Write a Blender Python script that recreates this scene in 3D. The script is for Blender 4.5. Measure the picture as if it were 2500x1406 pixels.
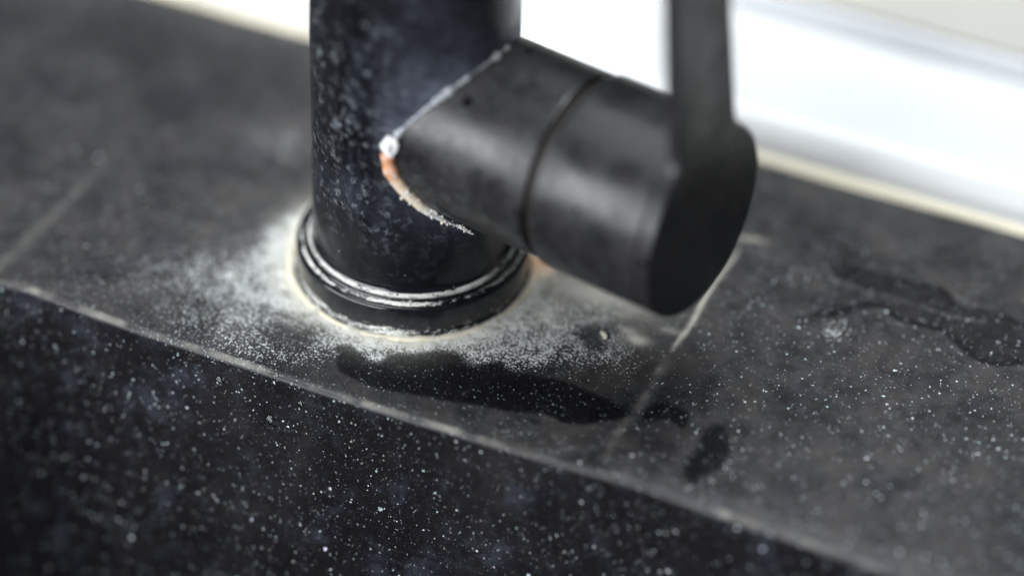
import bpy, bmesh, math, random
import numpy as np
from mathutils import Vector, Matrix

# ------------------------------------------------------------------ clear
for o in list(bpy.data.objects):
    bpy.data.objects.remove(o, do_unlink=True)
scene = bpy.context.scene
COL = scene.collection
MM = 0.001
random.seed(7)
rng = np.random.default_rng(11)

# ------------------------------------------------------------------ camera
cd = bpy.data.cameras.new("camera")
cd.lens = 100.0
cd.sensor_width = 36.0
cd.clip_start = 0.01
cd.clip_end = 50.0
cd.dof.use_dof = True
cd.dof.focus_distance = 0.682
cd.dof.aperture_fstop = 2.2
cam = bpy.data.objects.new("camera", cd)
COL.objects.link(cam)
Rv = Vector((0.91197, 0.40929, 0.02806))
Uv = Vector((-0.27639, 0.5624, 0.77931))
Fv = Vector((-0.30318, 0.71846, -0.62601))
mw = Matrix(((Rv.x, Uv.x, -Fv.x, 241.464 * MM),
             (Rv.y, Uv.y, -Fv.y, -507.641 * MM),
             (Rv.z, Uv.z, -Fv.z, 443.335 * MM),
             (0, 0, 0, 1)))
cam.matrix_world = mw
scene.camera = cam

# ------------------------------------------------------------------ world: dim, even room light
world = bpy.data.worlds.new("World")
scene.world = world
world.use_nodes = True
bg = world.node_tree.nodes["Background"]
bg.inputs[0].default_value = (0.86, 0.93, 1.0, 1)
bg.inputs[1].default_value = 0.07

# ------------------------------------------------------------------ lamps: window above the sill, window to the left
def area(name, direction, dist, size, size_y, power, col, target=(0, 0, 0.02)):
    l = bpy.data.lights.new(name, 'AREA')
    l.shape = 'RECTANGLE'
    l.size = size
    l.size_y = size_y
    l.energy = power
    l.color = col
    o = bpy.data.objects.new(name, l)
    COL.objects.link(o)
    d = Vector(direction).normalized()
    o.location = Vector(target) + d * dist
    o.rotation_euler = d.to_track_quat('Z', 'Y').to_euler()
    return o
area("window_light_overhead", (-0.10, 0.14, 1.0), 1.1, 0.8, 0.6, 16.5, (0.92, 0.97, 1.0))
area("window_light_left", (-0.46, -0.80, 0.30), 1.2, 1.3, 0.6, 26.0, (0.93, 0.955, 1.0))

scene.view_settings.view_transform = 'Standard'
scene.view_settings.look = 'None'
scene.view_settings.exposure = 0.0
scene.view_settings.gamma = 1.0
scene.view_settings.use_curve_mapping = False
scene.render.engine = 'CYCLES'

# ------------------------------------------------------------------ node helpers
class NT:
    def __init__(self, name):
        self.m = bpy.data.materials.new(name)
        self.m.use_nodes = True
        self.t = self.m.node_tree
        self.b = self.t.nodes["Principled BSDF"]
        self.out = self.t.nodes["Material Output"]
    def n(self, typ, **kw):
        nd = self.t.nodes.new(typ)
        for k, v in kw.items():
            setattr(nd, k, v)
        return nd
    def l(self, a, b):
        self.t.links.new(a, b)
    def val(self, sock, v):
        if isinstance(v, (int, float)):
            sock.default_value = v
        elif isinstance(v, (tuple, list)):
            sock.default_value = tuple(v) + ((1,) if len(v) == 3 and sock.type == 'RGBA' else ())
        else:
            self.l(v, sock)
    def math(self, op, a, b=0.0, c=0.0, clamp=False):
        nd = self.n('ShaderNodeMath', operation=op, use_clamp=clamp)
        self.val(nd.inputs[0], a); self.val(nd.inputs[1], b); self.val(nd.inputs[2], c)
        return nd.outputs[0]
    def ramp(self, v, a, b, o0=0.0, o1=1.0):
        nd = self.n('ShaderNodeMapRange', interpolation_type='SMOOTHSTEP')
        self.val(nd.inputs[0], v); self.val(nd.inputs[1], a); self.val(nd.inputs[2], b)
        nd.inputs[3].default_value = o0; nd.inputs[4].default_value = o1
        return nd.outputs[0]
    def mix(self, f, a, b):
        nd = self.n('ShaderNodeMix', data_type='RGBA')
        self.val(nd.inputs[0], f); self.val(nd.inputs[6], a); self.val(nd.inputs[7], b)
        return nd.outputs[2]
    def mixf(self, f, a, b):
        nd = self.n('ShaderNodeMix', data_type='FLOAT')
        self.val(nd.inputs[0], f); self.val(nd.inputs[2], a); self.val(nd.inputs[3], b)
        return nd.outputs[0]
    def attr(self, name):
        return self.n('ShaderNodeAttribute', attribute_name=name).outputs['Fac']
    def attrc(self, name):
        return self.n('ShaderNodeAttribute', attribute_name=name).outputs['Color']
    def pos(self):
        return self.n('ShaderNodeTexCoord').outputs['Object']
    def scale(self, vec, s):
        nd = self.n('ShaderNodeVectorMath', operation='MULTIPLY')
        self.val(nd.inputs[0], vec)
        nd.inputs[1].default_value = s if isinstance(s, tuple) else (s, s, s)
        return nd.outputs[0]
    def noise(self, vec, s, detail=2.0, rough=0.5):
        nd = self.n('ShaderNodeTexNoise')
        self.l(vec, nd.inputs['Vector'])
        nd.inputs['Scale'].default_value = s
        nd.inputs['Detail'].default_value = detail
        nd.inputs['Roughness'].default_value = rough
        return nd.outputs[0]
    def vor(self, vec, s, rand=1.0):
        nd = self.n('ShaderNodeTexVoronoi', feature='F1')
        self.l(vec, nd.inputs['Vector'])
        nd.inputs['Scale'].default_value = s
        nd.inputs['Randomness'].default_value = rand
        return nd.outputs['Distance'], nd.outputs['Color']
    def sep(self, c):
        nd = self.n('ShaderNodeSeparateColor')
        self.l(c, nd.inputs[0])
        return nd.outputs
    def bump(self, h, strength=0.3, dist=0.0002):
        nd = self.n('ShaderNodeBump')
        nd.inputs['Strength'].default_value = strength
        nd.inputs['Distance'].default_value = dist
        self.l(h, nd.inputs['Height'])
        self.l(nd.outputs[0], self.b.inputs['Normal'])

def speckle(N, P, s, keep, rmax):
    """flecks: one round fleck per voronoi cell, only in the fraction `keep` of the cells, random size"""
    d, c = N.vor(P, s)
    s3 = N.sep(c)
    on = N.math('LESS_THAN', s3[0], keep)
    rad = N.math('MULTIPLY', N.math('POWER', s3[1], 2.0), rmax)
    rad = N.math('ADD', rad, rmax * 0.25)
    dd = N.math('SUBTRACT', rad, d)
    m = N.math('MULTIPLY', N.ramp(dd, -0.02, 0.05), on)
    return m, c

# ------------------------------------------------------------------ materials
def mat_sink():
    N = NT("speckled_black_composite")
    P = N.scale(N.pos(), 1000.0)                       # millimetres
    lime, haze, wet = N.attr("lime"), N.attr("haze"), N.attr("wet")
    cream, rust = N.attr("cream"), N.attr("rust")
    n_big = N.noise(P, 0.045, 4, 0.6)
    n_mid = N.noise(P, 0.22, 4, 0.65)
    n_gr = N.noise(P, 1.75, 2, 0.6)
    n_gr2 = N.noise(P, 0.6, 5, 0.75)
    # mineral flecks
    wn = N.n('ShaderNodeTexNoise'); N.l(P, wn.inputs['Vector'])
    wn.inputs['Scale'].default_value = 1.6; wn.inputs['Detail'].default_value = 1.0
    wa = N.n('ShaderNodeVectorMath', operation='MULTIPLY_ADD')
    N.l(wn.outputs['Color'], wa.inputs[0]); wa.inputs[1].default_value = (0.8, 0.8, 0.8); N.l(P, wa.inputs[2])
    PW = wa.outputs[0]                                 # warped, so that the flecks are ragged
    clus = N.ramp(N.noise(P, 0.10, 4, 0.65), 0.33, 0.62, 0.5, 1.15)
    f1, c1 = speckle(N, PW, 0.85, 0.80, 0.19)
    f2, c2 = speckle(N, PW, 1.55, 0.62, 0.25)
    f3, c3 = speckle(N, PW, 0.30, 0.35, 0.14)
    f4, c4 = speckle(N, PW, 2.6, 0.55, 0.30)
    f2 = N.math('MULTIPLY', f2, N.ramp(N.sep(c2)[2], 0.2, 1.0, 0.15, 1.0))
    f4 = N.math('MULTIPLY', N.math('MULTIPLY', f4, 0.13), clus)
    fl = N.math('MAXIMUM', N.math('MAXIMUM', f1, f2), N.math('MAXIMUM', f3, f4), clamp=True)
    amp = N.sep(c1)[2]
    fl = N.math('MULTIPLY', fl, N.math('MULTIPLY', N.math('MULTIPLY_ADD', N.math('POWER', amp, 1.6), 0.95, 0.22), clus))
    tint = N.mix(0.16, (0.86, 0.90, 0.94), c1)
    # body colour, slightly uneven
    body = N.mix(N.ramp(n_mid, 0.3, 0.7), (0.0022, 0.0019, 0.0034), (0.0052, 0.0047, 0.0072))
    # dried film of hard water, plus the painted highlight along the basin edge
    hz = N.math('MULTIPLY', haze, N.ramp(N.math('ADD', N.math('MULTIPLY', n_big, 0.55), N.math('MULTIPLY', n_mid, 0.45)), 0.33, 0.66, 0.22, 1.2))
    hz = N.math('MULTIPLY', hz, N.math('SUBTRACT', 1.0, wet), clamp=True)
    col = N.mix(N.math('MULTIPLY', hz, 0.5), body, N.mix(N.ramp(n_big, 0.40, 0.60), (0.115, 0.125, 0.135), (0.135, 0.125, 0.118)))
    smd = N.math('MULTIPLY', N.attr("smudge"), N.ramp(N.noise(P, 0.085, 5, 0.7), 0.50, 0.72), clamp=True)
    col = N.mix(N.math('MULTIPLY', smd, 0.30), col, (0.07, 0.085, 0.115))
    col = N.mix(N.math('MULTIPLY', fl, 0.95), col, tint)
    # granular limescale
    grain = N.math('ADD', N.math('MULTIPLY', n_gr, 0.82), N.math('MULTIPLY', n_gr2, 0.18))
    thr = N.math('MULTIPLY_ADD', N.math('MULTIPLY', lime, N.ramp(n_mid, 0.3, 0.7, 0.72, 1.22)), -0.25, 0.70)
    g = N.ramp(N.math('SUBTRACT', grain, thr), -0.01, 0.02)
    g = N.math('MULTIPLY', g, N.ramp(lime, 0.03, 0.18))
    g = N.math('MULTIPLY', g, N.math('SUBTRACT', 1.0, wet), clamp=True)
    col = N.mix(g, col, (0.68, 0.71, 0.70))
    cr = N.math('MULTIPLY', cream, N.ramp(N.math('ADD', n_mid, N.math('MULTIPLY', n_gr, 0.3)), 0.35, 0.75, 0.55, 1.0), clamp=True)
    col = N.mix(cr, col, (0.70, 0.68, 0.58))
    ru = N.math('MULTIPLY', rust, N.ramp(n_mid, 0.3, 0.6, 0.5, 1.0), clamp=True)
    col = N.mix(ru, col, (0.62, 0.27, 0.08))
    N.l(col, N.b.inputs['Base Color'])
    ro = N.mixf(hz, 0.34, 0.60)
    ro = N.mixf(g, ro, 0.85)
    N.l(ro, N.b.inputs['Roughness'])
    N.l(N.mixf(N.attr('smudge'), 0.36, 0.22), N.b.inputs['Specular IOR Level'])
    hgt = N.math('ADD', N.math('MULTIPLY', g, 0.8), N.math('MULTIPLY', n_gr2, 0.35))
    N.bump(hgt, 0.55, 0.0003)
    return N.m

def mat_body():
    N = NT("gloss_black_tap_metal")
    P = N.scale(N.pos(), 1000.0)
    film, spots = N.attr("film"), N.attr("spots")
    n1 = N.noise(P, 0.12, 4, 0.6)
    n2 = N.noise(P, 0.5, 3, 0.6)
    d, c = N.vor(P, 0.42)
    s3 = N.sep(c)
    ring = N.ramp(N.math('ABSOLUTE', N.math('SUBTRACT', d, N.math('MULTIPLY', s3[1], 0.42))), 0.0, 0.13, 1.0, 0.0)
    ring = N.math('MULTIPLY', ring, N.ramp(s3[0], 0.35, 0.8))
    blob = N.ramp(n2, 0.50, 0.72)
    disc = N.math('MULTIPLY', N.ramp(d, 0.05, 0.42, 1.0, 0.0), N.ramp(s3[2], 0.45, 0.9))
    sp = N.math('ADD', N.math('ADD', N.math('MULTIPLY', ring, 0.22), N.math('MULTIPLY', disc, 0.42)), N.math('MULTIPLY', blob, 0.45))
    sp = N.math('MULTIPLY', sp, N.math('MULTIPLY', spots, N.ramp(n1, 0.35, 0.62)), clamp=True)
    fm = N.math('MULTIPLY', film, N.ramp(N.math('ADD', N.math('MULTIPLY', n1, 0.6), N.math('MULTIPLY', n2, 0.4)), 0.3, 0.65, 0.35, 1.0), clamp=True)
    col = N.mix(sp, (0.006, 0.006, 0.008), (0.30, 0.34, 0.37))
    col = N.mix(N.math('MULTIPLY', fm, 0.75), col, (0.17, 0.19, 0.25))
    run = N.noise(N.scale(P, (0.35, 0.35, 0.035)), 1.0, 4, 0.6)
    cloud = N.noise(P, 0.055, 4, 0.65)
    cl = N.math('ADD', N.math('MULTIPLY', N.ramp(run, 0.52, 0.75), 0.25), N.math('MULTIPLY', N.ramp(cloud, 0.48, 0.70), 0.32), clamp=True)
    col = N.mix(N.math('MULTIPLY', N.math('MULTIPLY', cl, spots), 0.5), col, (0.10, 0.12, 0.16))
    fine, _ = speckle(N, P, 0.9, 0.06, 0.12)
    col = N.mix(fine, col, (0.6, 0.62, 0.62))
    N.l(col, N.b.inputs['Base Color'])
    ro = N.mixf(N.math('MAXIMUM', sp, fm), 0.11, 0.55)
    ro = N.math('ADD', ro, N.ramp(n1, 0.3, 0.7, 0.0, 0.08))
    N.l(ro, N.b.inputs['Roughness'])
    N.bump(N.math('ADD', sp, N.math('MULTIPLY', n2, 0.15)), 0.15, 0.0001)
    return N.m

def mat_flange():
    N = NT("gloss_black_flange_with_limescale")
    uvn = N.n('ShaderNodeUVMap')
    uv = uvn.outputs[0]                                 # u: mm round the ring, v: mm along the profile
    lime = N.attr("lime")
    st = N.scale(uv, (0.35, 1.6, 1.0))
    n1 = N.noise(st, 1.0, 5, 0.7)
    n2 = N.noise(N.scale(uv, (1.2, 3.2, 1.0)), 1.0, 4, 0.7)
    n3 = N.noise(N.scale(uv, (0.06, 0.3, 1.0)), 1.0, 2, 0.5)
    a = N.math('ADD', N.math('MULTIPLY', n1, 0.55), N.math('MULTIPLY', n2, 0.45))
    a = N.math('ADD', a, N.math('MULTIPLY', N.math('SUBTRACT', n3, 0.5), 0.42))
    m = N.ramp(N.math('SUBTRACT', a, N.math('MULTIPLY_ADD', lime, -0.36, 0.76)), -0.015, 0.02)
    m = N.math('MULTIPLY', m, N.ramp(lime, 0.02, 0.2), clamp=True)
    film = N.ramp(n1, 0.35, 0.75, 0.0, 0.10)
    col = N.mix(film, (0.006, 0.006, 0.008), (0.12, 0.14, 0.18))
    col = N.mix(m, col, (0.74, 0.75, 0.70))
    N.l(col, N.b.inputs['Base Color'])
    N.l(N.mixf(m, 0.13, 0.65), N.b.inputs['Roughness'])
    N.bump(m, 0.5, 0.00015)
    return N.m

def mat_arm():
    N = NT("satin_black_tap_metal")
    P = N.scale(N.pos(), 1000.0)
    n1 = N.noise(P, 0.09, 3, 0.55)
    n2 = N.noise(P, 0.45, 4, 0.6)
    spots = N.attr("spots")
    d, c = N.vor(P, 0.4)
    s3 = N.sep(c)
    ring = N.ramp(N.math('ABSOLUTE', N.math('SUBTRACT', d, N.math('MULTIPLY', s3[1], 0.4))), 0.0, 0.14, 1.0, 0.0)
    ring = N.math('MULTIPLY', ring, N.ramp(s3[0], 0.3, 0.8))
    sp = N.math('MULTIPLY', N.math('ADD', N.math('MULTIPLY', ring, 0.5), N.ramp(n2, 0.5, 0.75, 0.0, 0.5)), spots, clamp=True)
    col = N.mix(N.ramp(n1, 0.3, 0.7), (0.011, 0.0105, 0.0115), (0.020, 0.019, 0.020))
    col = N.mix(N.math('MULTIPLY', sp, 0.6), col, (0.20, 0.24, 0.25))
    d2, c2 = N.vor(P, 0.11)
    q3 = N.sep(c2)
    rad = N.math('MULTIPLY_ADD', q3[1], 0.12, 0.05)
    drop = N.math('MULTIPLY', N.ramp(N.math('SUBTRACT', rad, d2), -0.03, 0.06), N.math('LESS_THAN', q3[0], 0.8))
    col = N.mix(drop, col, (0.006, 0.006, 0.007))
    N.l(col, N.b.inputs['Base Color'])
    sm = N.math('ADD', N.ramp(n2, 0.25, 0.75, 0.31, 0.45), N.ramp(n1, 0.35, 0.65, -0.06, 0.10))
    N.l(N.mixf(drop, sm, 0.10), N.b.inputs['Roughness'])
    N.bump(n2, 0.06, 0.0003)
    return N.m

def mat_plain(name, col, rough, nscale=0.3, var=0.15, bump=0.1, spec=0.5):
    N = NT(name)
    P = N.scale(N.pos(), 1000.0)
    n = N.noise(P, nscale, 4, 0.6)
    lo = tuple(c * (1 - var) for c in col)
    hi = tuple(min(1, c * (1 + var)) for c in col)
    N.l(N.mix(N.ramp(n, 0.3, 0.7), lo, hi), N.b.inputs['Base Color'])
    N.l(N.ramp(n, 0.3, 0.7, rough * 0.9, min(1, rough * 1.1)), N.b.inputs['Roughness'])
    N.b.inputs['Specular IOR Level'].default_value = spec
    if bump:
        N.bump(n, bump, 0.0003)
    return N.m

def mat_crust(name):
    N = NT(name)
    P = N.scale(N.pos(), 1000.0)
    n = N.noise(P, 0.9, 4, 0.7)
    n2 = N.noise(P, 3.0, 3, 0.7)
    c = N.attrc("tint")
    col = N.mix(N.ramp(n, 0.35, 0.65, 0.0, 0.45), c, (0.82, 0.82, 0.78))
    N.l(col, N.b.inputs['Base Color'])
    N.b.inputs['Roughness'].default_value = 0.7
    N.bump(N.math('ADD', n, N.math('MULTIPLY', n2, 0.5)), 0.6, 0.0003)
    return N.m

def mat_water():
    N = NT("thin_water_film")
    tr = N.n('ShaderNodeBsdfTransparent'); tr.inputs[0].default_value = (0.86, 0.87, 0.88, 1)
    gl = N.n('ShaderNodeBsdfGlossy'); gl.inputs['Roughness'].default_value = 0.04
    gl.inputs[0].default_value = (1, 1, 1, 1)
    ge = N.n('ShaderNodeNewGeometry')
    dp = N.n('ShaderNodeVectorMath', operation='DOT_PRODUCT')
    N.l(ge.outputs['Normal'], dp.inputs[0]); N.l(ge.outputs['Incoming'], dp.inputs[1])
    cs = N.math('SUBTRACT', 1.0, N.math('ABSOLUTE', dp.outputs['Value']), clamp=True)
    frv = N.math('MULTIPLY_ADD', N.math('POWER', cs, 5.0), 0.98, 0.02)
    mx = N.n('ShaderNodeMixShader')
    N.l(frv, mx.inputs[0]); N.l(tr.outputs[0], mx.inputs[1]); N.l(gl.outputs[0], mx.inputs[2])
    N.t.nodes.remove(N.b)
    N.l(mx.outputs[0], N.out.inputs[0])
    return N.m

def mat_drop():
    N = NT("clear_water_drop")
    N.b.inputs['Base Color'].default_value = (0.96, 0.98, 1.0, 1)
    N.b.inputs['Roughness'].default_value = 0.02
    N.b.inputs['IOR'].default_value = 1.33
    N.b.inputs['Transmission Weight'].default_value = 1.0
    return N.m

M_SINK = mat_sink()
M_DROP = mat_drop()
M_BODY = mat_body()
M_FLANGE = mat_flange()
M_ARM = mat_arm()
M_GROOVE = mat_plain("dirty_groove", (0.022, 0.017, 0.012), 0.6)
M_CRUST = mat_crust("limescale_and_rust_crust")
M_SILICONE = mat_plain("cream_silicone", (0.84, 0.78, 0.60), 0.5, 0.1, 0.06)
M_SILL = mat_plain("white_sill_plastic", (0.82, 0.83, 0.83), 0.35, 0.02, 0.02, 0.0)
M_RAIL = mat_plain("white_frame_plastic", (0.78, 0.80, 0.82), 0.4, 0.02, 0.02, 0.0)
M_RAILTOP = mat_plain("cream_frame_ledge", (0.52, 0.505, 0.46), 0.5, 0.02, 0.03, 0.0)
M_WATER = mat_water()

# ------------------------------------------------------------------ mesh helpers
def mesh_obj(name, verts, faces, mat, parent=None, smooth=True):
    me = bpy.data.meshes.new(name)
    me.from_pydata([tuple(v) for v in np.asarray(verts) * MM], [], faces)
    me.materials.append(mat)
    if smooth:
        me.polygons.foreach_set('use_smooth', [True] * len(me.polygons))
    me.update()
    o = bpy.data.objects.new(name, me)
    COL.objects.link(o)
    if parent:
        o.parent = parent
    return o

def grid_faces(nu, nv, wrap_u=False):
    f = []
    for i in range(nu if wrap_u else nu - 1):
        a = i * nv
        b = ((i + 1) % nu) * nv
        for j in range(nv - 1):
            f.append((a + j, b + j, b + j + 1, a + j + 1))
    return f

def fattr(o, name, vals):
    at = o.data.attributes.new(name, 'FLOAT', 'POINT')
    at.data.foreach_set('value', np.asarray(vals, dtype=np.float32))

def cattr(o, name, cols):
    at = o.data.color_attributes.new(name, 'FLOAT_COLOR', 'POINT')
    c = np.ones((len(cols), 4), dtype=np.float32)
    c[:, :3] = cols
    at.data.foreach_set('color', c.ravel())

def sstep(x, a, b):
    t = np.clip((x - a) / (b - a), 0, 1)
    return t * t * (3 - 2 * t)

def catmull(pts, n=6, closed=True):
    P = np.array(pts, float)
    out = []
    N = len(P)
    for i in range(N if closed else N - 1):
        p0, p1, p2, p3 = (P[(i - 1) % N], P[i], P[(i + 1) % N], P[(i + 2) % N])
        if not closed:
            p0 = P[max(i - 1, 0)]; p3 = P[min(i + 2, N - 1)]
        for k in range(n):
            t = k / n
            out.append(0.5 * ((2 * p1) + (-p0 + p2) * t + (2 * p0 - 5 * p1 + 4 * p2 - p3) * t * t + (-p0 + 3 * p1 - 3 * p2 + p3) * t ** 3))
    if not closed:
        out.append(P[-1])
    return np.array(out)

def seg_dist(X, Y, pts, closed):
    d = np.full(X.shape, 1e9)
    n = len(pts)
    for i in range(n if closed else n - 1):
        a = pts[i]; b = pts[(i + 1) % n]
        ab = b - a
        L = ab @ ab + 1e-12
        t = np.clip(((X - a[0]) * ab[0] + (Y - a[1]) * ab[1]) / L, 0, 1)
        d = np.minimum(d, np.hypot(X - a[0] - t * ab[0], Y - a[1] - t * ab[1]))
    return d

def sdf_poly(X, Y, pts):
    """positive inside"""
    d = seg_dist(X, Y, pts, True)
    ins = np.zeros(X.shape, bool)
    n = len(pts)
    for i in range(n):
        x0, y0 = pts[i]; x1, y1 = pts[(i + 1) % n]
        c = ((y0 > Y) != (y1 > Y)) & (X < (x1 - x0) * (Y - y0) / (y1 - y0 + 1e-12) + x0)
        ins ^= c
    return np.where(ins, d, -d)

def tag(o, label, cat, group=None, kind=None):
    if label: o["label"] = label
    if cat: o["category"] = cat
    if group: o["group"] = group
    if kind: o["kind"] = kind

# ------------------------------------------------------------------ shapes on the sink top (millimetres, tap axis at 0,0)
PUDDLE_FRONT = catmull([(-2.4, -38.2), (-0.9, -36.8), (1.1, -36.5), (4.1, -38.0), (6.7, -39.2), (8.9, -39.3), (10.0, -37.6), (10.6, -35.6), (14.8, -32.9), (19.9, -29.6), (22.9, -28.2), (25.5, -28.2), (27.3, -29.5), (30.0, -30.7), (31.9, -28.9), (34.8, -26.3), (36.4, -25.6), (38.5, -27.6), (46.5, -26.8), (52.5, -25.9), (59.0, -26.6), (65.7, -27.9), (69.8, -29.7), (70.9, -31.8), (66.6, -34.8), (63.7, -37.7), (58.5, -39.8), (53.9, -38.8), (50.3, -39.9), (44.9, -41.9), (41.0, -42.4), (33.5, -44.0), (23.8, -45.9), (13.9, -47.8), (8.2, -47.3), (3.3, -46.3), (1.2, -44.8), (-0.5, -41.6)], 3)
PUDDLE_CRESCENT = catmull([(74.2, -28.9), (75.2, -25.8), (77.2, -23.6), (80.9, -23.7), (84.0, -24.4), (84.7, -30.1), (80.3, -28.5), (77.5, -30.5), (75.8, -31.3)], 5)
PUDDLE_OVAL = catmull([(89.6, -29.6), (90.7, -25.9), (93.2, -25.3), (95.7, -28.5), (98.2, -34.1), (97.7, -39.2), (94.8, -44.8), (93.9, -47.7), (91.4, -45.3), (89.4, -41.4), (89.9, -36.3)], 5)
WET_TRAIL = catmull([(94.9, 46.8), (102.0, 47.0), (113.2, 47.5), (122.5, 48.8), (126.2, 47.3), (128.9, 43.8), (133.6, 43.9), (139.6, 45.2), (146.2, 44.2), (158.0, 42.3), (166.2, 36.9), (150.8, 28.2), (145.6, 24.9), (141.2, 24.3), (135.9, 26.3), (130.2, 30.3), (125.1, 30.7), (117.2, 30.5), (113.8, 33.1), (108.8, 31.7), (104.4, 25.8), (97.4, 22.9), (100.6, 27.7), (108.0, 34.0), (110.2, 37.3), (102.7, 40.1), (97.6, 40.9)], 3)
DRY_LOOP = catmull([(92.0, 37.2), (97.0, 37.9), (108.2, 38.4), (119.4, 38.5), (129.0, 38.4), (135.2, 38.8), (136.8, 40.7), (135.6, 42.7), (132.5, 42.3)], 4, closed=False)
X_STEP_R, X_STEP_L = 72.0, -90.0
EDGE_BOT = 1.6          # radius of the rounded basin edge

# ------------------------------------------------------------------ the sink
def build_sink():
    # plan of the basin edge, left to right: the basin corner curves towards the viewer at the left end
    pts = [(-136, -300), (-136, -150), (-132, -105), (-122, -78), (-108, -62), (-94, -54.2), (-84, -51.4), (-74, -51.6),
           (-60, -52.6), (-41, -53.0), (-15, -53.1), (14, -53.4), (46, -52.7), (70, -51.8), (84, -51.2), (97, -51.8), (117, -52.3),
           (146, -53.4), (200, -56), (320, -60)]
    C = catmull(pts, 24, closed=False)
    seg = np.hypot(*np.diff(C, axis=0).T)
    s = np.concatenate([[0], np.cumsum(seg)])
    # uneven sampling: 0.75 mm where the photograph looks, coarse elsewhere
    si = [0.0]
    while si[-1] < s[-1]:
        x = np.interp(si[-1], s, C[:, 0]); y = np.interp(si[-1], s, C[:, 1])
        si.append(si[-1] + (0.75 if (-112 < x < 185 and y > -80) else 4.0))
    si = np.array(si[:-1])
    E = np.stack([np.interp(si, s, C[:, 0]), np.interp(si, s, C[:, 1])], 1)
    Tn = np.gradient(E, axis=0); Tn /= np.linalg.norm(Tn, axis=1)[:, None]
    k = np.ones(9) / 9
    for c in (0, 1):
        Tn[4:-4, c] = np.convolve(Tn[:, c], k, 'valid')
    Tn /= np.linalg.norm(Tn, axis=1)[:, None]
    IN = np.stack([Tn[:, 1], -Tn[:, 0]], 1)              # into the basin
    nE = len(E)
    # back ends of the deck lines
    xb = E[:, 0].copy()
    left = E[:, 0] < -92
    if left.any():
        i0 = np.where(~left)[0][0]
        xb[:i0] = -92 - (si[i0] - si[:i0]) * 1.0
    YB = 86.0
    rows = [None]
    nd = 172
    V = []
    kindrow = []
    wall_tan = 0.23
    for j in range(nd):
        t = j / (nd - 1)
        x = xb + (E[:, 0] - IN[:, 0] * 0.2 - xb) * t
        y = YB + (E[:, 1] + 0.2 - YB) * t
        V.append(np.stack([x, y, np.zeros(nE)], 1))
    # rounded edge: starts at the flat, ends tangent to the sloping wall
    ang_end = math.pi / 2 - math.atan(wall_tan)
    for a in np.linspace(0.08, ang_end, 12):
        off = EDGE_BOT * math.sin(a) - 0.2
        V.append(np.stack([E[:, 0] + IN[:, 0] * off, E[:, 1] + IN[:, 1] * off, np.full(nE, -EDGE_BOT * (1 - math.cos(a)))], 1))
    o0 = EDGE_BOT * math.sin(ang_end) - 0.2
    z0 = -EDGE_BOT * (1 - math.cos(ang_end))
    for dz in np.concatenate([np.arange(0.8, 60, 0.8), np.arange(61, 126, 4.0)]):
        off = o0 + wall_tan * dz
        V.append(np.stack([E[:, 0] + IN[:, 0] * off, E[:, 1] + IN[:, 1] * off, np.full(nE, z0 - dz)], 1))
    last = V[-1]
    for a in np.linspace(0.2, 1.3, 7):                   # curve into the basin floor
        off = 25 * (1 - math.cos(a))
        V.append(last + np.stack([IN[:, 0] * (off + 6 * a), IN[:, 1] * (off + 6 * a), np.full(nE, -25 * math.sin(a))], 1))
    last = V[-1]
    for off in (40, 120, 250):
        V.append(last + np.stack([IN[:, 0] * off, IN[:, 1] * off, np.full(nE, -3.0)], 1))
    G = np.stack(V, 1)                                    # nE x rows x 3
    nr = G.shape[1]
    X, Y, Z = G[..., 0], G[..., 1], G[..., 2]
    deck = np.zeros((nE, nr)); deck[:, :nd] = 1
    edgerow = np.zeros((nE, nr)); edgerow[:, nd - 1:nd + 7] = 1
    wallm = np.zeros((nE, nr)); wallm[:, nd + 8:] = 1
    # the tap ledge lies a little lower than the fields left and right of it
    up = sstep(X, X_STEP_R - 0.2, X_STEP_R + 2.8) + 0.25 * sstep(-X, -X_STEP_L - 0.2, -X_STEP_L + 5.0)
    Z += 0.7 * up * sstep(Y, -54, -46) * deck * (1 - 0.95 * sstep(Y, 34, 60))
    # faint grooves / unevenness of the moulded top
    Z += deck * 0.05 * np.sin(X * 0.13 + 1.0) * np.sin(Y * 0.17)
    G[..., 2] = Z
    o = mesh_obj("sink", G.reshape(-1, 3), grid_faces(nE, nr), M_SINK)
    # ---- stain fields and the painted edge highlight
    r = np.hypot(X, Y)
    th = np.arctan2(Y, X)
    def gs(cx, cy, rad, amp, ry=None, rot=0.0):
        dx, dy = X - cx, Y - cy
        c, s_ = math.cos(rot), math.sin(rot)
        u, v = dx * c + dy * s_, -dx * s_ + dy * c
        return amp * np.exp(-((u / rad) ** 2 + (v / (ry or rad)) ** 2))
    wob = 1.2 * np.sin(3 * th + 0.7) + 0.9 * np.sin(7 * th + 2.0) + 0.5 * np.sin(13 * th)
    lime = 1.4 * np.exp(-np.maximum(r + wob - 32.5, 0) / 3.4)
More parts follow.
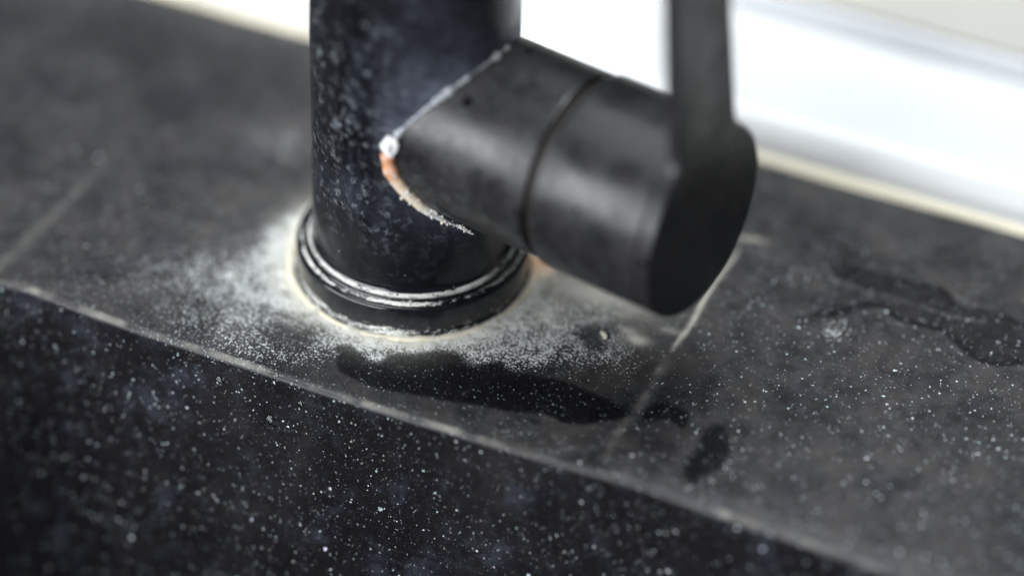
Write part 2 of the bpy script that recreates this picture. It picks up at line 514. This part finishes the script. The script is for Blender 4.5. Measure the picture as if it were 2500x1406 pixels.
    for a in [(-36, -25, 14, 0.60), (-26, -34, 11, 0.68), (-50, -26, 13, 0.40), (-31, -13, 8, 0.5), (-36, -3, 8, 0.32),
              (-25, -48, 8, 0.55), (-40, -47, 10, 0.45), (-14, -49, 7, 0.55), (-6, -43, 6, 0.50), (-58, -36, 12, 0.32), (-70, -44, 12, 0.25),
              (12, -33, 9, 0.5), (-3, -32, 8, 0.7), (7, -35, 6, 0.7),
              (32, -22, 9, 1.0), (41, -18, 9, 0.95), (50, -13, 7, 0.7), (40, -5, 10, 0.75), (32, -10, 8, 0.8), (49, 2, 7, 0.65),
              (60, -10, 6, 0.62), (56, -4, 5, 0.5), (66, 2, 4, 0.5), (62, -16, 8, 0.35),
              (105.5, 18.5, 3.4, 0.75), (101.5, 22, 3.0, 0.45), (106, 23, 3.4, 0.5), (88, 25, 5, 0.35), (92, 10, 5, 0.3),
              (49, -48.5, 6, 0.42), (60, -47, 6, 0.35), (75, -47, 8, 0.3), (97, -50, 5, 0.42),
              (-57, 27, 9, 0.38), (-52, 32, 8, 0.42), (-64, 20, 8, 0.25), (-120, 41, 10, 0.2), (-45, 22, 8, 0.3)]:
        lime += 0.78 * gs(*a)
    tide = np.exp(-((r + 1.6 * wob - 40.5) / 0.5) ** 2) * 0.28 + np.exp(-((r + 2.2 * np.sin(5 * th + 1) - 47) / 0.45) ** 2) * 0.22
    lime += tide * sstep(-Y, 2, 14) * (0.6 + 0.4 * np.sin(th * 9))
    # right end of the deposit dies out at the step; nothing crusty on the wall
    crisp = gs(52, -8, 4.5, 0.5) + gs(45, 6, 6, 0.2)
    cap = 0.80 + 0.35 * np.exp(-np.maximum(r - 33, 0) / 3.0)
    lime = np.minimum(np.clip(0.92 * lime - crisp, 0, 1.15), cap)
    lime *= np.where(X > 69, np.where(X < 73, 0.35, 1.0), 1.0)
    lime *= (1 - sstep(-Z, 1.0, 2.8))
    # cream crust hugging the flange and along the step
    cream = np.clip(1.25 * np.exp(-np.maximum(r + 0.6 * wob - 31.6, 0) / 2.6) * (0.75 + 0.25 * np.sin(th * 2 - 1.2)), 0, 1)
    cream += 0.3 * sstep(np.cos(th - math.radians(200)), 0.2, 0.9) * np.exp(-np.maximum(r - 32, 0) / 4.0)
    cream += gs(62.5, -3.8, 3.0, 0.75, 1.8) + gs(59, -1.5, 2.2, 0.4, 1.2) + gs(47, 8, 15, 0.45, 8) + gs(38, -6, 6, 0.35)
    stepd = np.abs(X - (X_STEP_R - 0.3) - 0.35 * np.sin(Y * 0.21))
    cream += 0.75 * np.exp(-(stepd / 0.5) ** 2) * sstep(Y, -6, 2) * (1 - sstep(Y, 36, 44))
    cream += 0.17 * np.exp(-(stepd / 1.0) ** 2) * sstep(Y, -50, -40) * (1 - sstep(Y, -8, 0)) * (0.55 + 0.45 * np.sin(Y * 0.9) * np.sin(Y * 0.37))
    cream += gs(73.5, 46, 4.0, 0.5, 1.0, 0.1) + gs(69, 3, 3.0, 0.25, 1.4)
    stepl = np.abs(X - X_STEP_L - 0.03 * Y)
    cream += 0.07 * np.exp(-(stepl / 1.6) ** 2) * (1 - sstep(Y, -10, 25))
    rim_pale = np.zeros_like(X)
    for step, amp in ((23.0, 0.09), (7.0, 0.07), (2.1, 0.05)):
        rim_pale += amp * np.interp(X, np.arange(-400, 400, step), rng.normal(size=len(np.arange(-400, 400, step))))
    cream += edgerow * np.clip(0.05 + rim_pale, 0, 0.22)  # patchy limescale on the rim, also brightening the painted edge highlight
    cream = np.clip(cream * (1 - sstep(-Z, 0.8, 2.5)), 0, 1)
    rust = gs(29.5, 14.5, 3.2, 0.9) + gs(31.5, 9, 2.5, 0.35)
    # hard-water film, with the basin-edge highlight painted into it
    haze = 0.50 * deck + 0.10 * sstep(X, 74, 90) * deck
    haze += (gs(30, -47, 40, 0.12) + gs(-55, 30, 12, 0.3) + gs(47, 6, 20, 0.5) + gs(-42, -12, 26, 0.25) + gs(-38, -30, 22, 0.2) + gs(78, 42, 8, 0.35, 5)) * deck
    haze -= gs(-110, 75, 30, 0.25) + gs(82, -38, 7, 0.35, 6) + gs(20, -47, 26, 0.25, 4) + gs(115, 12, 14, 0.12, 7)
    haze += (0.75 + 0.2 * np.sin(X * 0.9) * np.sin(X * 0.23)) * edgerow  # light caught by the rounded edge, painted as extra haze
    haze *= (1 - sstep(-Z, 0.6, 1.6))
    haze += wallm * (gs(-18, -60, 9, 0.10) + gs(-2, -58, 5, 0.10) + gs(50, -58, 12, 0.12) + gs(-40, -66, 16, 0.06) + 0.02)
    # wet patches
    wet = np.zeros_like(X)
    for pol, a, soft in ((PUDDLE_FRONT, 0.93, 1.0), (PUDDLE_CRESCENT, 0.93, 1.0), (PUDDLE_OVAL, 0.95, 1.6)):
        wet = np.maximum(wet, a * sstep(sdf_poly(X, Y, pol), -soft * 0.5, soft * 0.5))
    sd = sdf_poly(X, Y, WET_TRAIL)
    wet = np.maximum(wet, (0.60 + 0.38 * np.exp(-((sd - 0.8) / 1.0) ** 2)) * sstep(sd, -0.5, 0.5))
    wet *= deck
    haze += 0.30 * np.exp(-((sd + 0.9) / 0.45) ** 2) * deck
    loop = seg_dist(X, Y, DRY_LOOP, False)
    haze = np.clip(haze + 0.75 * np.exp(-(loop / 0.55) ** 2) * sstep(X, 90, 118) * deck, 0, 1.3)
    wet *= 1 - 0.7 * np.exp(-(loop / 0.55) ** 2)
    # the deposit has thickness: raise the crust unevenly
    nz = rng.normal(size=X.shape)
    nz = (nz + np.roll(nz, 1, 0) + np.roll(nz, 1, 1) + np.roll(nz, (1, 1), (0, 1))) / 2
    crust = deck * (np.clip(cream, 0, 1) * (0.10 + 0.10 * nz) + np.clip(lime - 0.4, 0, 0.6) * (0.06 + 0.07 * nz)) * (1 - np.clip(wet, 0, 1))
    G[..., 2] += np.maximum(crust, 0)
    o.data.vertices.foreach_set('co', (G * MM).astype(np.float32).ravel())
    o.data.update()
    for nm, a in (("lime", lime), ("cream", cream), ("rust", rust), ("haze", haze), ("wet", np.clip(wet, 0, 1)), ("smudge", wallm)):
        fattr(o, nm, a.ravel())
    tag(o, "black speckled composite sink with limescale stains, its basin dropping away in front", "sink")
    return o
build_sink()

# ------------------------------------------------------------------ back edge: silicone, sill, frame
def sweep_x(name, prof, mat, x0=-420, x1=520, nx=30, parent=None, wob=0.0):
    xs = np.linspace(x0, x1, nx)
    n = len(prof)
    V = [(x, y + wob * math.sin(x * 0.11 + j), z) for x in xs for j, (y, z) in enumerate(prof)]
    F = grid_faces(nx, n)
    F += [tuple(range(n)), tuple(range((nx - 1) * n + n - 1, (nx - 1) * n - 1, -1))]
    o = mesh_obj(name, V, F, mat, parent)
    o.data.set_sharp_from_angle(angle=math.radians(35))
    return o

def arc(cy, cz, r, a0, a1, n=8):
    return [(cy + r * math.cos(a), cz + r * math.sin(a)) for a in np.linspace(math.radians(a0), math.radians(a1), n)]

YB = 78.6
sil = sweep_x("silicone_bead", [(YB + 2.5, -0.5)] + [(YB, 0.05)] + arc(YB + 1.7, 0.1, 1.35, 175, 95, 8) + [(YB + 2.5, 1.45)], M_SILICONE, nx=200, wob=0.12)
tag(sil, "cream silicone bead sealing the back of the sink to the white sill", "sealant")
sill = bpy.data.objects.new("window_sill", None); COL.objects.link(sill)
sill.location = (0, (YB + 2.2) * MM, 0)
tag(sill, "white rounded window sill running along the back of the sink", "window sill")
s1 = sweep_x("sill_board", [(YB + 2.2, -25), (YB + 2.2, 2.0)] + [(YB + 9.7 + 7.5 * math.cos(math.radians(a)), 2.2 + 8.9 * math.sin(math.radians(a))) for a in range(178, 92, -6)] + [(YB + 16, 11.5), (YB + 46.5, 12.3), (YB + 46.5, -25)], M_SILL)
fr = bpy.data.objects.new("window_frame", None); COL.objects.link(fr)
fr.location = (0, (YB + 46.6) * MM, 11.8 * MM)
tag(fr, "pale window frame rail with cream ledge at the top right", "window frame")
s2 = sweep_x("frame_rail", [(YB + 45.5, 12.4), (YB + 46.6, 13.0), (YB + 46.6, 19.5), (YB + 47.6, 20.3), (YB + 90, 20.3), (YB + 90, 12.4)], M_RAIL)
s3 = sweep_x("frame_ledge", [(YB + 48.2, 20.4), (YB + 48.2, 22.0), (YB + 50, 22.6), (YB + 260, 23.5), (YB + 260, 20.4)], M_RAILTOP)
for ch, pa in ((s1, sill), (s2, fr), (s3, fr)):
    ch.parent = pa
    ch.matrix_parent_inverse = Matrix.Translation(-pa.location)

# ------------------------------------------------------------------ the tap
tap = bpy.data.objects.new("tap", None)
COL.objects.link(tap)
tag(tap, "black kitchen tap with side lever and limescale round its base", "tap")
R, RB, HB, LD, RD = 25.0, 23.05, 50.3, 82.1, 23.9
BA = math.radians(-10.77)
AX = np.array([math.cos(BA), math.sin(BA), 0.0])
NX = np.array([-AX[1], AX[0], 0.0])
ZZ = np.array([0, 0, 1.0])
CB = np.array([0, 0, HB])

def lathe(name, prof, mat, nseg=256, frame=None, parent=tap, uv=False, closed_ends=True):
    """prof: list of (radius, along). frame: (origin, axis, e1, e2)"""
    o0, ax, e1, e2 = frame or (np.zeros(3), ZZ, np.array([1., 0, 0]), np.array([0, 1., 0]))
    n = len(prof)
    a = np.linspace(0, 2 * math.pi, nseg, endpoint=False)
    V = np.array([[o0 + ax * h + r * (math.cos(t) * e1 + math.sin(t) * e2) for r, h in prof] for t in a]).reshape(-1, 3)
    F = grid_faces(nseg, n, wrap_u=True)
    o = mesh_obj(name, V, F, mat, parent)
    if uv:
        L = np.concatenate([[0], np.cumsum(np.hypot(*np.diff(np.array(prof), axis=0).T))])
        ul = o.data.uv_layers.new(name="UVMap")
        vi = np.zeros(len(o.data.loops), dtype=np.int32)
        o.data.loops.foreach_get('vertex_index', vi)
        seg, row = vi // n, vi % n
        pf = np.array([p.index for p in o.data.polygons for _ in range(p.loop_total)])
        first = pf // (n - 1)
        u = np.where((first == nseg - 1) & (seg == 0), nseg, seg) / nseg * 2 * math.pi * 28.0
        uvs = np.stack([u, L[row]], 1).astype(np.float32)
        ul.data.foreach_set('uv', uvs.ravel())
    return o

# body: one straight tube rising out of the picture
zs = np.concatenate([np.linspace(9.6, 110, 160), np.linspace(113, 300, 40)])
prof = [(R + 0.9 * math.exp(-(z - 9.6) / 0.7), z) for z in zs] + [(24.5, 301.2), (22, 302), (0.05, 302)]
body = lathe("body", prof, M_BODY, 240)
co = np.zeros(len(body.data.vertices) * 3, dtype=np.float32)
body.data.vertices.foreach_get('co', co)
co = co.reshape(-1, 3) / MM
dv = co - CB
axd = dv @ AX
rad = np.sqrt(np.maximum((dv ** 2).sum(1) - axd ** 2, 0)) - RB
above = sstep(dv[:, 2], -6, 10)
front = sstep(axd, 2, 18)
film = 0.95 * np.exp(-np.maximum(rad, 0) / 7.0) * above * front + 0.42 * np.exp(-np.maximum(rad, 0) / 22.0) * above * front
film += 0.50 * np.exp(-np.maximum(rad, 0) / 6.0) * (1 - above) * front
z = co[:, 2]
spots = sstep(z, 16, 32) * (1.0 - 0.55 * sstep(z, 70, 100)) * (1 - 0.5 * front)
spots = np.maximum(spots, 0.10)
fattr(body, "film", np.clip(film, 0, 1)); fattr(body, "spots", spots)

# base flange
fl_prof = [(29.9, -0.2), (29.9, 0.5), (29.75, 0.95), (29.35, 1.2), (29.3, 1.5)]
fl_prof += [(29.3, h) for h in np.linspace(1.9, 6.9, 14)]
fl_prof += [(28.3 + 1.0 * math.cos(a), 7.1 + 1.0 * math.sin(a)) for a in np.linspace(0.1, math.pi / 2, 9)]
fl_prof += [(28.0, 8.12), (27.75, 8.14), (27.6, 8.3), (27.55, 8.8), (27.45, 9.05)]
fl_prof += [(26.95 + 0.45 * math.cos(a), 9.05 + 0.45 * math.sin(a)) for a in np.linspace(0.3, math.pi - 0.2, 8)]
fl_prof += [(26.45, 9.0), (26.35, 8.9), (26.2, 9.1), (26.15, 9.6), (26.0, 9.85), (25.7, 10.0), (25.3, 10.1), (24.7, 10.1)]
fl = lathe("base_flange", fl_prof, M_FLANGE, 320, uv=True)
L = np.concatenate([[0], np.cumsum(np.hypot(*np.diff(np.array(fl_prof), axis=0).T))])
pr = np.array(fl_prof)
lv = np.zeros(len(pr))
for i, (rr, h) in enumerate(fl_prof):
    if h < 1.3 and rr > 29: lv[i] = 0.62
    elif rr > 29.2 and h < 3.4: lv[i] = 0.68 - 0.2 * (h - 1.5)
    elif rr > 29.2: lv[i] = 0.05
    elif rr > 28.25: lv[i] = 0.25
    elif rr > 27.5: lv[i] = 0.74
    elif rr > 26.5: lv[i] = 0.30
    elif rr > 26.2: lv[i] = 0.15
    else: lv[i] = 0.84
fattr(fl, "lime", np.tile(lv, 320))

# crust of limescale round the foot of the flange
nseg, nring = 360, 12
V, T = [], []
for i in range(nseg):
    t = 2 * math.pi * i / nseg
    w = 0.75 + 0.22 * math.sin(5 * t + 1) + 0.14 * math.sin(11 * t + 2) + 0.08 * math.sin(29 * t) + 0.1 * random.random()
    for j in range(nring):
        a = 2 * math.pi * j / nring
        rr = 30.75 + 0.25 * math.sin(7 * t) * 0.5 + (1.0 * w) * math.cos(a)
        V.append((rr * math.cos(t), rr * math.sin(t), 0.02 + 0.55 * w * math.sin(a)))
        ru = math.exp(-((t - math.radians(24)) / 0.16) ** 2)
        c = np.array([0.80, 0.71, 0.50]) * (0.9 + 0.1 * math.sin(9 * t)) if j % 3 else np.array([0.82, 0.78, 0.64])
        T.append(c * (1 - ru) + np.array([0.70, 0.30, 0.08]) * ru)
F = [(i * nring + j, ((i + 1) % nseg) * nring + j, ((i + 1) % nseg) * nring + (j + 1) % nring, i * nring + (j + 1) % nring)
     for i in range(nseg) for j in range(nring)]
cr = mesh_obj("limescale_ring", V, F, M_CRUST, tap)
cattr(cr, "tint", np.array(T))
cr["label"] = "cream limescale crust round the foot of the tap"

# side arm
fr_arm = (CB, AX, NX, ZZ)
prof = [(RB, h) for h in np.linspace(2, 46.6, 60)] + [(RB - 0.05, 47.2), (RB - 0.2, 47.38), (RB - 1.6, 47.42)]
arm = lathe("side_arm", prof, M_ARM, 200, fr_arm)
n = len(prof)
tt = np.repeat(np.linspace(0, 2 * math.pi, 200, endpoint=False), n)
hh = np.tile([p[1] for p in prof], 200)
low = sstep(-np.sin(tt), -0.15, 0.35)
fattr(arm, "spots", np.clip(low * 1.0 + 0.12, 0, 1) * (0.6 + 0.4 * np.exp(-hh / 30)))
# groove between arm and hub
gr = lathe("groove_ring", [(RB - 1.5, 47.2), (RB - 1.4, 47.6), (RB - 1.4, 49.6), (RB - 1.5, 50.2)], M_GROOVE, 160, fr_arm)
# handle hub
rk = RD - 0.15
prof = [(rk - 2.2, 49.45), (rk - 0.9, 49.47), (rk - 0.35, 49.6), (rk - 0.08, 49.9), (rk, 50.4)] + [(rk, h) for h in np.linspace(52, 77.6, 20)] + [(rk - 0.1, 78.3), (rk - 0.3, 78.6), (rk - 1.5, 78.62)]
hub = lathe("handle_hub", prof, M_ARM, 200, fr_arm)
n = len(prof)
tt = np.repeat(np.linspace(0, 2 * math.pi, 200, endpoint=False), n)
fattr(hub, "spots", 0.16 + 0.45 * sstep(-np.sin(tt), 0.0, 0.5))

# lever: round plate with a flat bar rising from it
def lever_outline():
    w0, w1, q, top = 12.0, 11.0, 6.0, 150.0
    vc = math.sqrt((RD + q) ** 2 - (w0 + q) ** 2)
    pts = []
    a_touch = math.atan2(vc, w0 + q)                      # where the fillet meets the disc, right side
    ql = 5.0
    vl = math.sqrt((RD + ql) ** 2 - (w0 + ql) ** 2)
    al = math.atan2(vl, w0 + ql)
    for a in np.linspace(a_touch, -math.pi - al, 90):  # clockwise round the bottom
        pts.append((RD * math.cos(a), RD * math.sin(a)))
    cx = -(w0 + ql)
    for a in np.linspace(-al, 0, 10)[1:]:
        pts.append((cx + ql * math.cos(a), vl + ql * math.sin(a)))
    pts.append((-w0 + (w0 - w1) * 0.5, (vc + top) / 2))
    for a in np.linspace(math.pi, 0, 14):
        pts.append((w1 * math.cos(a), top - w1 + w1 * math.sin(a)))
    pts.append((w0 - (w0 - w1) * 0.5, (vc + top) / 2))
    cx = w0 + q
    for a in np.linspace(math.pi, math.pi + a_touch, 10)[:-1]:
        pts.append((cx + q * math.cos(a), vc + q * math.sin(a)))
    return pts
def build_lever():
    pts = lever_outline()
    bm = bmesh.new()
    T0, T1 = LD - 3.3, LD
    lean = lambda v: -0.13 * max(0.0, v - 8.0) ** 2 / (max(0.0, v - 8.0) + 18.0)   # the bar leans back towards the body
    vs = [bm.verts.new(Vector(CB + AX * (T0 + lean(v)) + NX * u + ZZ * v) * MM) for u, v in pts]
    f = bm.faces.new(vs)
    r = bmesh.ops.extrude_face_region(bm, geom=[f])
    nv = [e for e in r['geom'] if isinstance(e, bmesh.types.BMVert)]
    bmesh.ops.translate(bm, verts=nv, vec=Vector(AX * (T1 - T0)) * MM)
    bmesh.ops.recalc_face_normals(bm, faces=bm.faces)
    big = sorted(bm.faces, key=lambda q: -q.calc_area())[:2]
    ed = list({e for q in big for e in q.edges})
    bmesh.ops.bevel(bm, geom=ed, offset=0.75 * MM, segments=4, profile=0.5, affect='EDGES')
    me = bpy.data.meshes.new("lever")
    bm.to_mesh(me); bm.free()
    me.materials.append(M_ARM)
    for p in me.polygons:
        p.use_smooth = p.area < 400 * MM * MM
    o = bpy.data.objects.new("lever", me)
    COL.objects.link(o); o.parent = tap
    fattr(o, "spots", [0.06] * len(me.vertices))
    return o
build_lever()

# deposit along the joint of arm and body
def seam_pt(a, lift):
    c, s_ = math.cos(a), math.sin(a)
    P = CB + AX * math.sqrt(R * R - (RB * c) ** 2) + NX * RB * c + ZZ * RB * s_
    nb = np.array([P[0], P[1], 0]); nb /= np.linalg.norm(nb)
    na = NX * c + ZZ * s_
    d = nb + na; d /= np.linalg.norm(d)
    tn = na - (na @ nb) * nb                              # down the body, away from the arm
    tn /= np.linalg.norm(tn)
    off = float(np.interp(a, [3.6, 3.8, 4.0, 4.1, 4.2, 4.42], [0.1, 0.4, 0.9, 1.25, 1.7, 3.9]))
    return P + d * lift + tn * off, d
def seam(name, a0, a1, rad_fn, tint_fn, n=140, k=8):
    V, T = [], []
    for i in range(n):
        t = i / (n - 1)
        P, d = seam_pt(a0 + (a1 - a0) * t, 0.0)
        P2, _ = seam_pt(a0 + (a1 - a0) * (t + 0.002), 0.0)
        tg = P2 - P; tg /= np.linalg.norm(tg)
        b = np.cross(tg, d); b /= np.linalg.norm(b)
        rr = rad_fn(t)
        for j in range(k):
            a = 2 * math.pi * j / k
            V.append(P + d * (rr * 0.75 * math.cos(a) + 0.2 * rr) + b * rr * math.sin(a) * (0.95 + 0.1 * random.random()))
            T.append(tint_fn(t))
    F = [(i * k + j, (i + 1) * k + j, (i + 1) * k + (j + 1) % k, i * k + (j + 1) % k) for i in range(n - 1) for j in range(k)]
    F += [tuple(range(k)), tuple(range((n - 1) * k + k - 1, (n - 1) * k - 1, -1))]
    o = mesh_obj(name, V, F, M_CRUST, tap)
    cattr(o, "tint", np.array(T))
    return o
rn = rng.random(400)
def rn_s(t, f):
    x = t * f
    i = int(x); q = x - i; q = q * q * (3 - 2 * q)
    return rn[i % 400] * (1 - q) + rn[(i + 1) % 400] * q
RUST = np.array([0.74, 0.26, 0.06]); CREAM = np.array([0.80, 0.66, 0.45]); WHITE = np.array([0.80, 0.80, 0.78]); GREY = np.array([0.33, 0.36, 0.40])
def lower_r(t):
    base = 1.55 * (1 - 0.75 * sstep(np.array(t), 0.25, 0.85)) + 0.35
    return float(base * (0.85 + 0.3 * rn_s(t, 14)) * (1 - 0.6 * float(sstep(np.array(t), 0.6, 0.95))))
def lower_c(t):
    a = float(sstep(np.array(t), 0.12, 0.34)); b = float(sstep(np.array(t), 0.45, 0.6))
    c = RUST * (1 - a) + CREAM * a
    return c * (1 - b) + WHITE * b
s_lo = seam("rusty_seam_deposit", math.pi - 0.02, math.pi + 1.25, lower_r, lower_c)
# loose granules along the lower joint
gv, gf, gt = [], [], []
for i in range(150):
    t = random.random() ** 0.75
    a = math.pi + 0.12 + 1.13 * t
    P, d = seam_pt(a, 0.0)
    P2, _ = seam_pt(a + 0.01, 0.0)
    b = np.cross(P2 - P, d); b /= np.linalg.norm(b)
    P = P + b * random.gauss(0, 0.7) + d * random.uniform(0.0, 0.9 * lower_r(t))
    rr = random.uniform(0.15, 0.5) * (1.2 - 0.5 * t)
    bmg = bmesh.new(); bmesh.ops.create_icosphere(bmg, subdivisions=1, radius=rr)
    k0 = len(gv)
    for v in bmg.verts:
        gv.append(P + np.array(v.co) * random.uniform(0.75, 1.25)); gt.append(WHITE * random.uniform(0.75, 1.05) if random.random() < 0.85 else CREAM)
    bmg.verts.index_update()
    gf += [tuple(k0 + v.index for v in q.verts) for q in bmg.faces]
    bmg.free()
gro = mesh_obj("limescale_granules", gv, gf, M_CRUST, tap)
cattr(gro, "tint", np.array(gt))
gro["kind"] = "stuff"
s_lo["label"] = "orange rust turning to cream limescale along the lower joint"
def upper_r(t):
    return float(0.10 + 1.35 * rn_s(t, 16) ** 1.6 * (0.5 + 0.8 * rn_s(t + 3, 60)))
s_up = seam("limescale_seam_deposit", math.pi - 0.1, math.pi / 2 - 0.1, upper_r, lambda t: GREY * (0.75 + 0.5 * rn_s(t + 1, 30)))
# white lump at the tip of the joint
Pt, dn = seam_pt(math.pi - 0.15, 0.9)
bm = bmesh.new()
bmesh.ops.create_icosphere(bm, subdivisions=4, radius=1.0)
up = ZZ * 0.92 + AX * 0.35; up /= np.linalg.norm(up)
sd_ = np.cross(up, dn); sd_ /= np.linalg.norm(sd_)
for v in bm.verts:
    p = np.array(v.co)
    wv = 1 + 0.13 * math.sin(4 * p[0] + 2 + 3 * p[2]) + 0.12 * math.sin(6 * p[1] + 2 * p[2]) + 0.05 * math.sin(13 * p[2] + 9 * p[0])
    tp = 1.0 - 0.28 * p[2]
    v.co = Vector((Pt + (sd_ * p[0] * 2.1 * tp + dn * p[1] * 1.4 + up * p[2] * 2.9) * wv) * MM)
me = bpy.data.meshes.new("white_lump"); bm.to_mesh(me); bm.free()
me.materials.append(M_CRUST)
me.polygons.foreach_set('use_smooth', [True] * len(me.polygons))
lump = bpy.data.objects.new("limescale_lump", me); COL.objects.link(lump); lump.parent = tap
cattr(lump, "tint", np.tile([0.92, 0.92, 0.91], (len(me.vertices), 1)))
lump["label"] = "white limescale lump at the tip of the joint"

# ------------------------------------------------------------------ water lying on the sink
def film_obj(name, poly, z, h, label):
    bm = bmesh.new()
    vs = [bm.verts.new((x * MM, y * MM, z * MM)) for x, y in poly]
    f = bm.faces.new(vs)
    if f.normal.z < 0 or sum((poly[i][0] * poly[(i + 1) % len(poly)][1] - poly[(i + 1) % len(poly)][0] * poly[i][1]) for i in range(len(poly))) < 0:
        f.normal_flip()
    for th_, dz in ((0.35, h * 0.55), (0.45, h * 0.3), (0.6, h * 0.15)):
        r = bmesh.ops.inset_region(bm, faces=[f], thickness=th_ * MM, depth=0.0, use_even_offset=False)
        for v in f.verts:
            v.co.z += dz * MM
    bmesh.ops.triangulate(bm, faces=[f])
    bm.normal_update()
    if sum(q.normal.z * q.calc_area() for q in bm.faces) < 0:
        bmesh.ops.reverse_faces(bm, faces=list(bm.faces))
    me = bpy.data.meshes.new(name); bm.to_mesh(me); bm.free()
    me.materials.append(M_WATER)
    me.polygons.foreach_set('use_smooth', [True] * len(me.polygons))
    o = bpy.data.objects.new(name, me); COL.objects.link(o)
    tag(o, label, "puddle", "water lying on the sink")
    return o
film_obj("water_puddle", PUDDLE_FRONT, 0.06, 0.30, "long dark ragged puddle on the sink in front of the tap base")
film_obj("water_puddle", PUDDLE_CRESCENT, 0.78, 0.30, "small dark crescent puddle right of the long puddle, past the limescale line")
film_obj("water_puddle", PUDDLE_OVAL, 0.78, 0.35, "dark oval puddle near the basin edge on the right")

def droplet(x, zz, w, h, label):
    """hanging drop on the basin wall"""
    wall_tan = 0.23
    n = np.array([0, -1, 0.0]) ; nn = np.array([0, -1.0, -wall_tan * -1]); nn = np.array([0, -1.0, wall_tan]); nn /= np.linalg.norm(nn)
    a_ = math.pi / 2 - math.atan(wall_tan)
    o0 = EDGE_BOT * math.sin(a_) - 0.2; z0 = -EDGE_BOT * (1 - math.cos(a_))
    y = -53.15 - o0 - wall_tan * (z0 - zz)
    base = np.array([x, y, zz])
    dn_ = np.array([0, -wall_tan, -1.0]); dn_ /= np.linalg.norm(dn_)
    ex = np.array([1.0, 0, 0])
    V, F = [], []
    nt, nr = 28, 8
    for i in range(nt):
        t = 2 * math.pi * i / nt
        for j in range(nr + 1):
            q = j / nr
            dx, dd = math.cos(t) * q * w, math.sin(t) * q * h
            taper = 1.0 - 0.35 * max(0, -math.sin(t)) * q
            hh = 0.40 * w * math.sqrt(max(0, 1 - q * q)) * (1 + 0.5 * math.sin(t) * q) + 0.03
            V.append(base + ex * dx * taper + dn_ * dd + nn * hh)
    F = grid_faces(nt, nr + 1, wrap_u=True)
    o = mesh_obj("water_droplet", V, F, M_DROP)
    bmd = bmesh.new(); bmd.from_mesh(o.data)
    bmesh.ops.remove_doubles(bmd, verts=bmd.verts, dist=1e-6)
    bmesh.ops.recalc_face_normals(bmd, faces=bmd.faces)
    if sum(q.normal.y for q in bmd.faces) > 0:
        bmesh.ops.reverse_faces(bmd, faces=list(bmd.faces))
    bmd.to_mesh(o.data); bmd.free()
    tag(o, label, "droplet", "water drops on the basin wall")
    return o
droplet(-10.6, -12.5, 1.75, 2.1, "clear water drop hanging on the dark basin wall below the edge")
droplet(-3.0, -5.5, 1.2, 1.4, "small round water drop on the basin wall just under the edge")
droplet(-25, -6.0, 1.3, 1.3, "faint flat water drop close under the edge at the left")

# loose flake of limescale in front of the lever
bm = bmesh.new()
pts = [(-1.6, -0.5), (-0.9, 0.35), (0.4, 0.55), (1.5, 0.3), (1.7, -0.25), (0.3, -0.45)]
vs = [bm.verts.new((a * MM, b * MM, 0.05 * MM)) for a, b in pts]
f = bm.faces.new(vs)
r = bmesh.ops.extrude_face_region(bm, geom=[f])
bmesh.ops.translate(bm, verts=[e for e in r['geom'] if isinstance(e, bmesh.types.BMVert)], vec=(0, 0, 0.3 * MM))
bmesh.ops.recalc_face_normals(bm, faces=bm.faces)
me = bpy.data.meshes.new("limescale_flake"); bm.to_mesh(me); bm.free()
me.materials.append(M_CRUST)
fk = bpy.data.objects.new("limescale_flake", me); COL.objects.link(fk)
fk.location = (54.6 * MM, -5.9 * MM, 0.05 * MM); fk.rotation_euler = (0.05, -0.06, math.radians(-52))
cattr(fk, "tint", np.tile([0.72, 0.68, 0.50], (len(me.vertices), 1)))
tag(fk, "tiny loose cream flake lying in the limescale below the lever", "flake")
